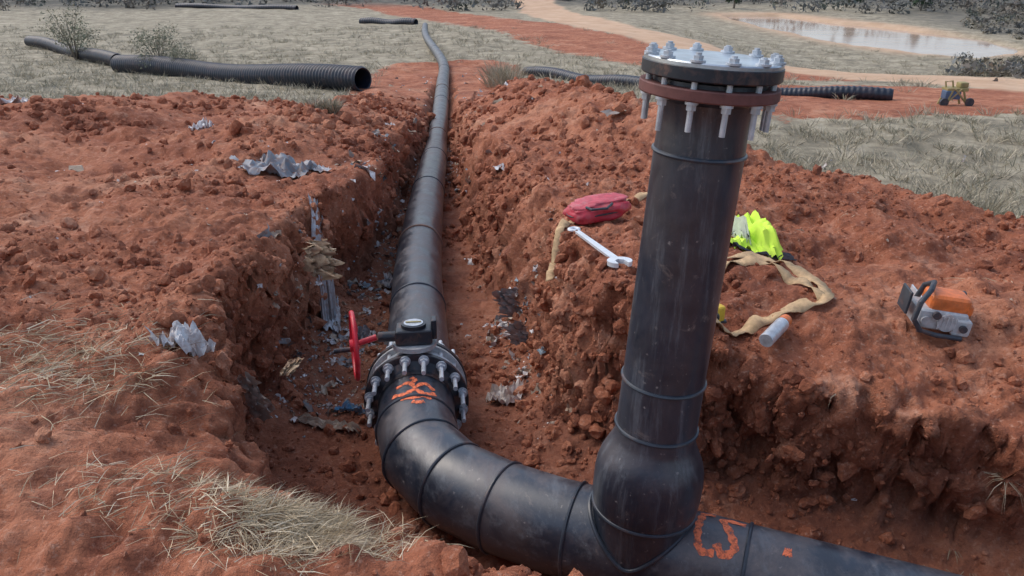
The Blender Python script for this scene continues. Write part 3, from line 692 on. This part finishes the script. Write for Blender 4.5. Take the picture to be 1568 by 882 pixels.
cen+=[(4.6+.35*rng.normal(),11.2+.3*rng.normal(),.5+.3*rng.random()) for _ in range(7)]+[(6.3+.4*rng.normal(),11.0+.3*rng.normal(),.5+.3*rng.random()) for _ in range(7)]
cen+=[(-2.35+.1*rng.normal(),10.3+.1*rng.normal(),.3) for _ in range(5)]
tufts('tall_dry_grass',cen,110,1.0,.45,.25,GREY,.006,.7)
# ------------------------------------------------------------ shrubs and trees
def foliage(name,centers,cols,leaf,parent=None):
    V=[];K=[]
    for (x,y,z,rx,rz,n) in centers:
        p_=rng.normal(size=(n,3));p_/=np.linalg.norm(p_,axis=1,keepdims=True);p_*=(rng.random((n,1))**.45)
        c=np.array([x,y,z])+p_*np.array([rx,rx,rz]);l=leaf*(.6+.8*rng.random((n,1,1)))
        V.append(c[:,None]+rng.normal(size=(n,3,3))*l)
        kk=cols[rng.integers(0,len(cols))]*(.6+.5*rng.random((n,1)));K.append(np.repeat(kk[:,None],3,1))
    V=np.concatenate(V);K=np.concatenate(K).reshape(-1,3);return mk(name,V.reshape(-1,3),np.arange(len(V)*3).reshape(-1,3),M_leaf,False,K,parent=parent)
SCR=np.array([(.16,.16,.15),(.21,.20,.18),(.13,.145,.12),(.25,.22,.185),(.18,.19,.18)])
GRN=np.array([(.06,.10,.055),(.07,.12,.06),(.045,.075,.045)])
YP=np.maximum(Y,1.)
wt=(Y>80)*(Y<240)*(np.abs(X)<.72*Y)*(sp>3)*(zone[...,1]<.3)*np.clip(.25+fbm(X*.05,Y*.05,Z0,3,77)+zone[...,2]*.5,.02,1)/(YP**1.5)
Cp,_,_=pick(2100,wt)
foliage('scrub_woodland',[(c[0],c[1],c[2]+.8*h_,1.2*h_,1.1*h_,60) for c in Cp for h_ in[rng.uniform(.5,1.6)]],SCR,.14)
wt=(X>15)*(Y>26)*(Y<82)*(sp>2.5)*(np.abs(X)<.72*Y)*(X>.54*Y)*(zone[...,1]<.2)
Cp,_,_=pick(420,wt/YP)
foliage('shoreline_scrub',[(c[0],c[1],c[2]+.2*h_,.6*h_,.4*h_,60) for c in Cp for h_ in[rng.uniform(.4,1.1)]],np.concatenate([SCR,GREY*.7]),.07)
def pine(x,y,h):
    e=empty('pine_tree');z=gz(x,y)
    b=MB();b.tube([(x,y,z-.1),(x+.03*h,y,z+h*.5),(x,y,z+h)],[.035*h,.022*h,.005*h],8)
    for i in range(14):
        a=i*2.4;zz=z+h*(.2+.75*i/14);L=h*.26*(1-.8*i/14);b.tube([(x,y,zz),(x+L*math.cos(a),y+L*math.sin(a),zz+.05*h)],[.01*h,.004*h],5)
    b.done('trunk',M_bark,e)
    cs_=[]
    for i in range(26):
        a=i*2.4;k=i/26;L=h*.24*(1-.85*k)*rng.uniform(.5,1.1);cs_.append((x+L*math.cos(a),y+L*math.sin(a),z+h*(.2+.78*k),h*.09*(1.2-k*.6),h*.07,60))
    foliage('needles',cs_,GRN,.022*h,e)
for q in[(22.5,86,3.4),(35.5,88,3.0),(40.5,84,3.0),(12.3,90,2.4),(49,80,3.)]: pine(*q)
def bush(x,y,h):
    e=empty('bush');z=gz(x,y);b=MB();cs_=[]
    for i in range(24):
        a=rng.random()*6.28;L=h*rng.uniform(.1,.5);zz=h*rng.uniform(.4,.95)
        tip=(x+L*math.cos(a),y+L*math.sin(a),z+zz);b.tube([(x,y,z-.05),(x+.4*L*math.cos(a),y+.4*L*math.sin(a),z+zz*.55),tip],[.008*h,.005*h,.002*h],6)
        cs_.append((tip[0],tip[1],tip[2]-.08*h,h*.17,h*.2,110))
    b.done('stems',M_bark,e);foliage('leaves',cs_,np.array([(.29,.30,.20),(.25,.27,.18),(.36,.33,.24)]),.012*h,e)
for q in[(-19.5,37,2.4),(-12.9,30.2,1.8),(-11.6,29.0,1.2)]: bush(*q)
# ------------------------------------------------------------ light, world, camera
az=math.radians(-60);el=math.radians(50)
w=bpy.data.worlds.new('World');scene.world=w;w.use_nodes=True;nt=w.node_tree
sky=nt.nodes.new('ShaderNodeTexSky');sky.sky_type='NISHITA';sky.sun_disc=False;sky.sun_elevation=el;sky.sun_rotation=az;sky.air_density=1.;sky.dust_density=3.;sky.ozone_density=1.6
hs=nt.nodes.new('ShaderNodeHueSaturation');hs.inputs['Saturation'].default_value=.85;hs.inputs['Value'].default_value=1.45
nt.links.new(sky.outputs[0],hs.inputs['Color']);nt.links.new(hs.outputs[0],nt.nodes['Background'].inputs[0]);nt.nodes['Background'].inputs[1].default_value=.15
sl=bpy.data.lights.new('sun','SUN');sl.energy=.5;sl.angle=math.radians(50);sl.color=(1,.99,.97)
so=link(bpy.data.objects.new('sun',sl));dv=Vector((math.sin(az)*math.cos(el),math.cos(az)*math.cos(el),math.sin(el)));so.rotation_euler=dv.to_track_quat('Z','Y').to_euler()
cd=bpy.data.cameras.new('camera');cd.lens=28.24;cd.sensor_width=36;cd.clip_end=2000;cd.clip_start=.05
co=link(bpy.data.objects.new('camera',cd));co.rotation_euler=(math.radians(66),0,0);scene.camera=co
print('done',time.time()-T0)
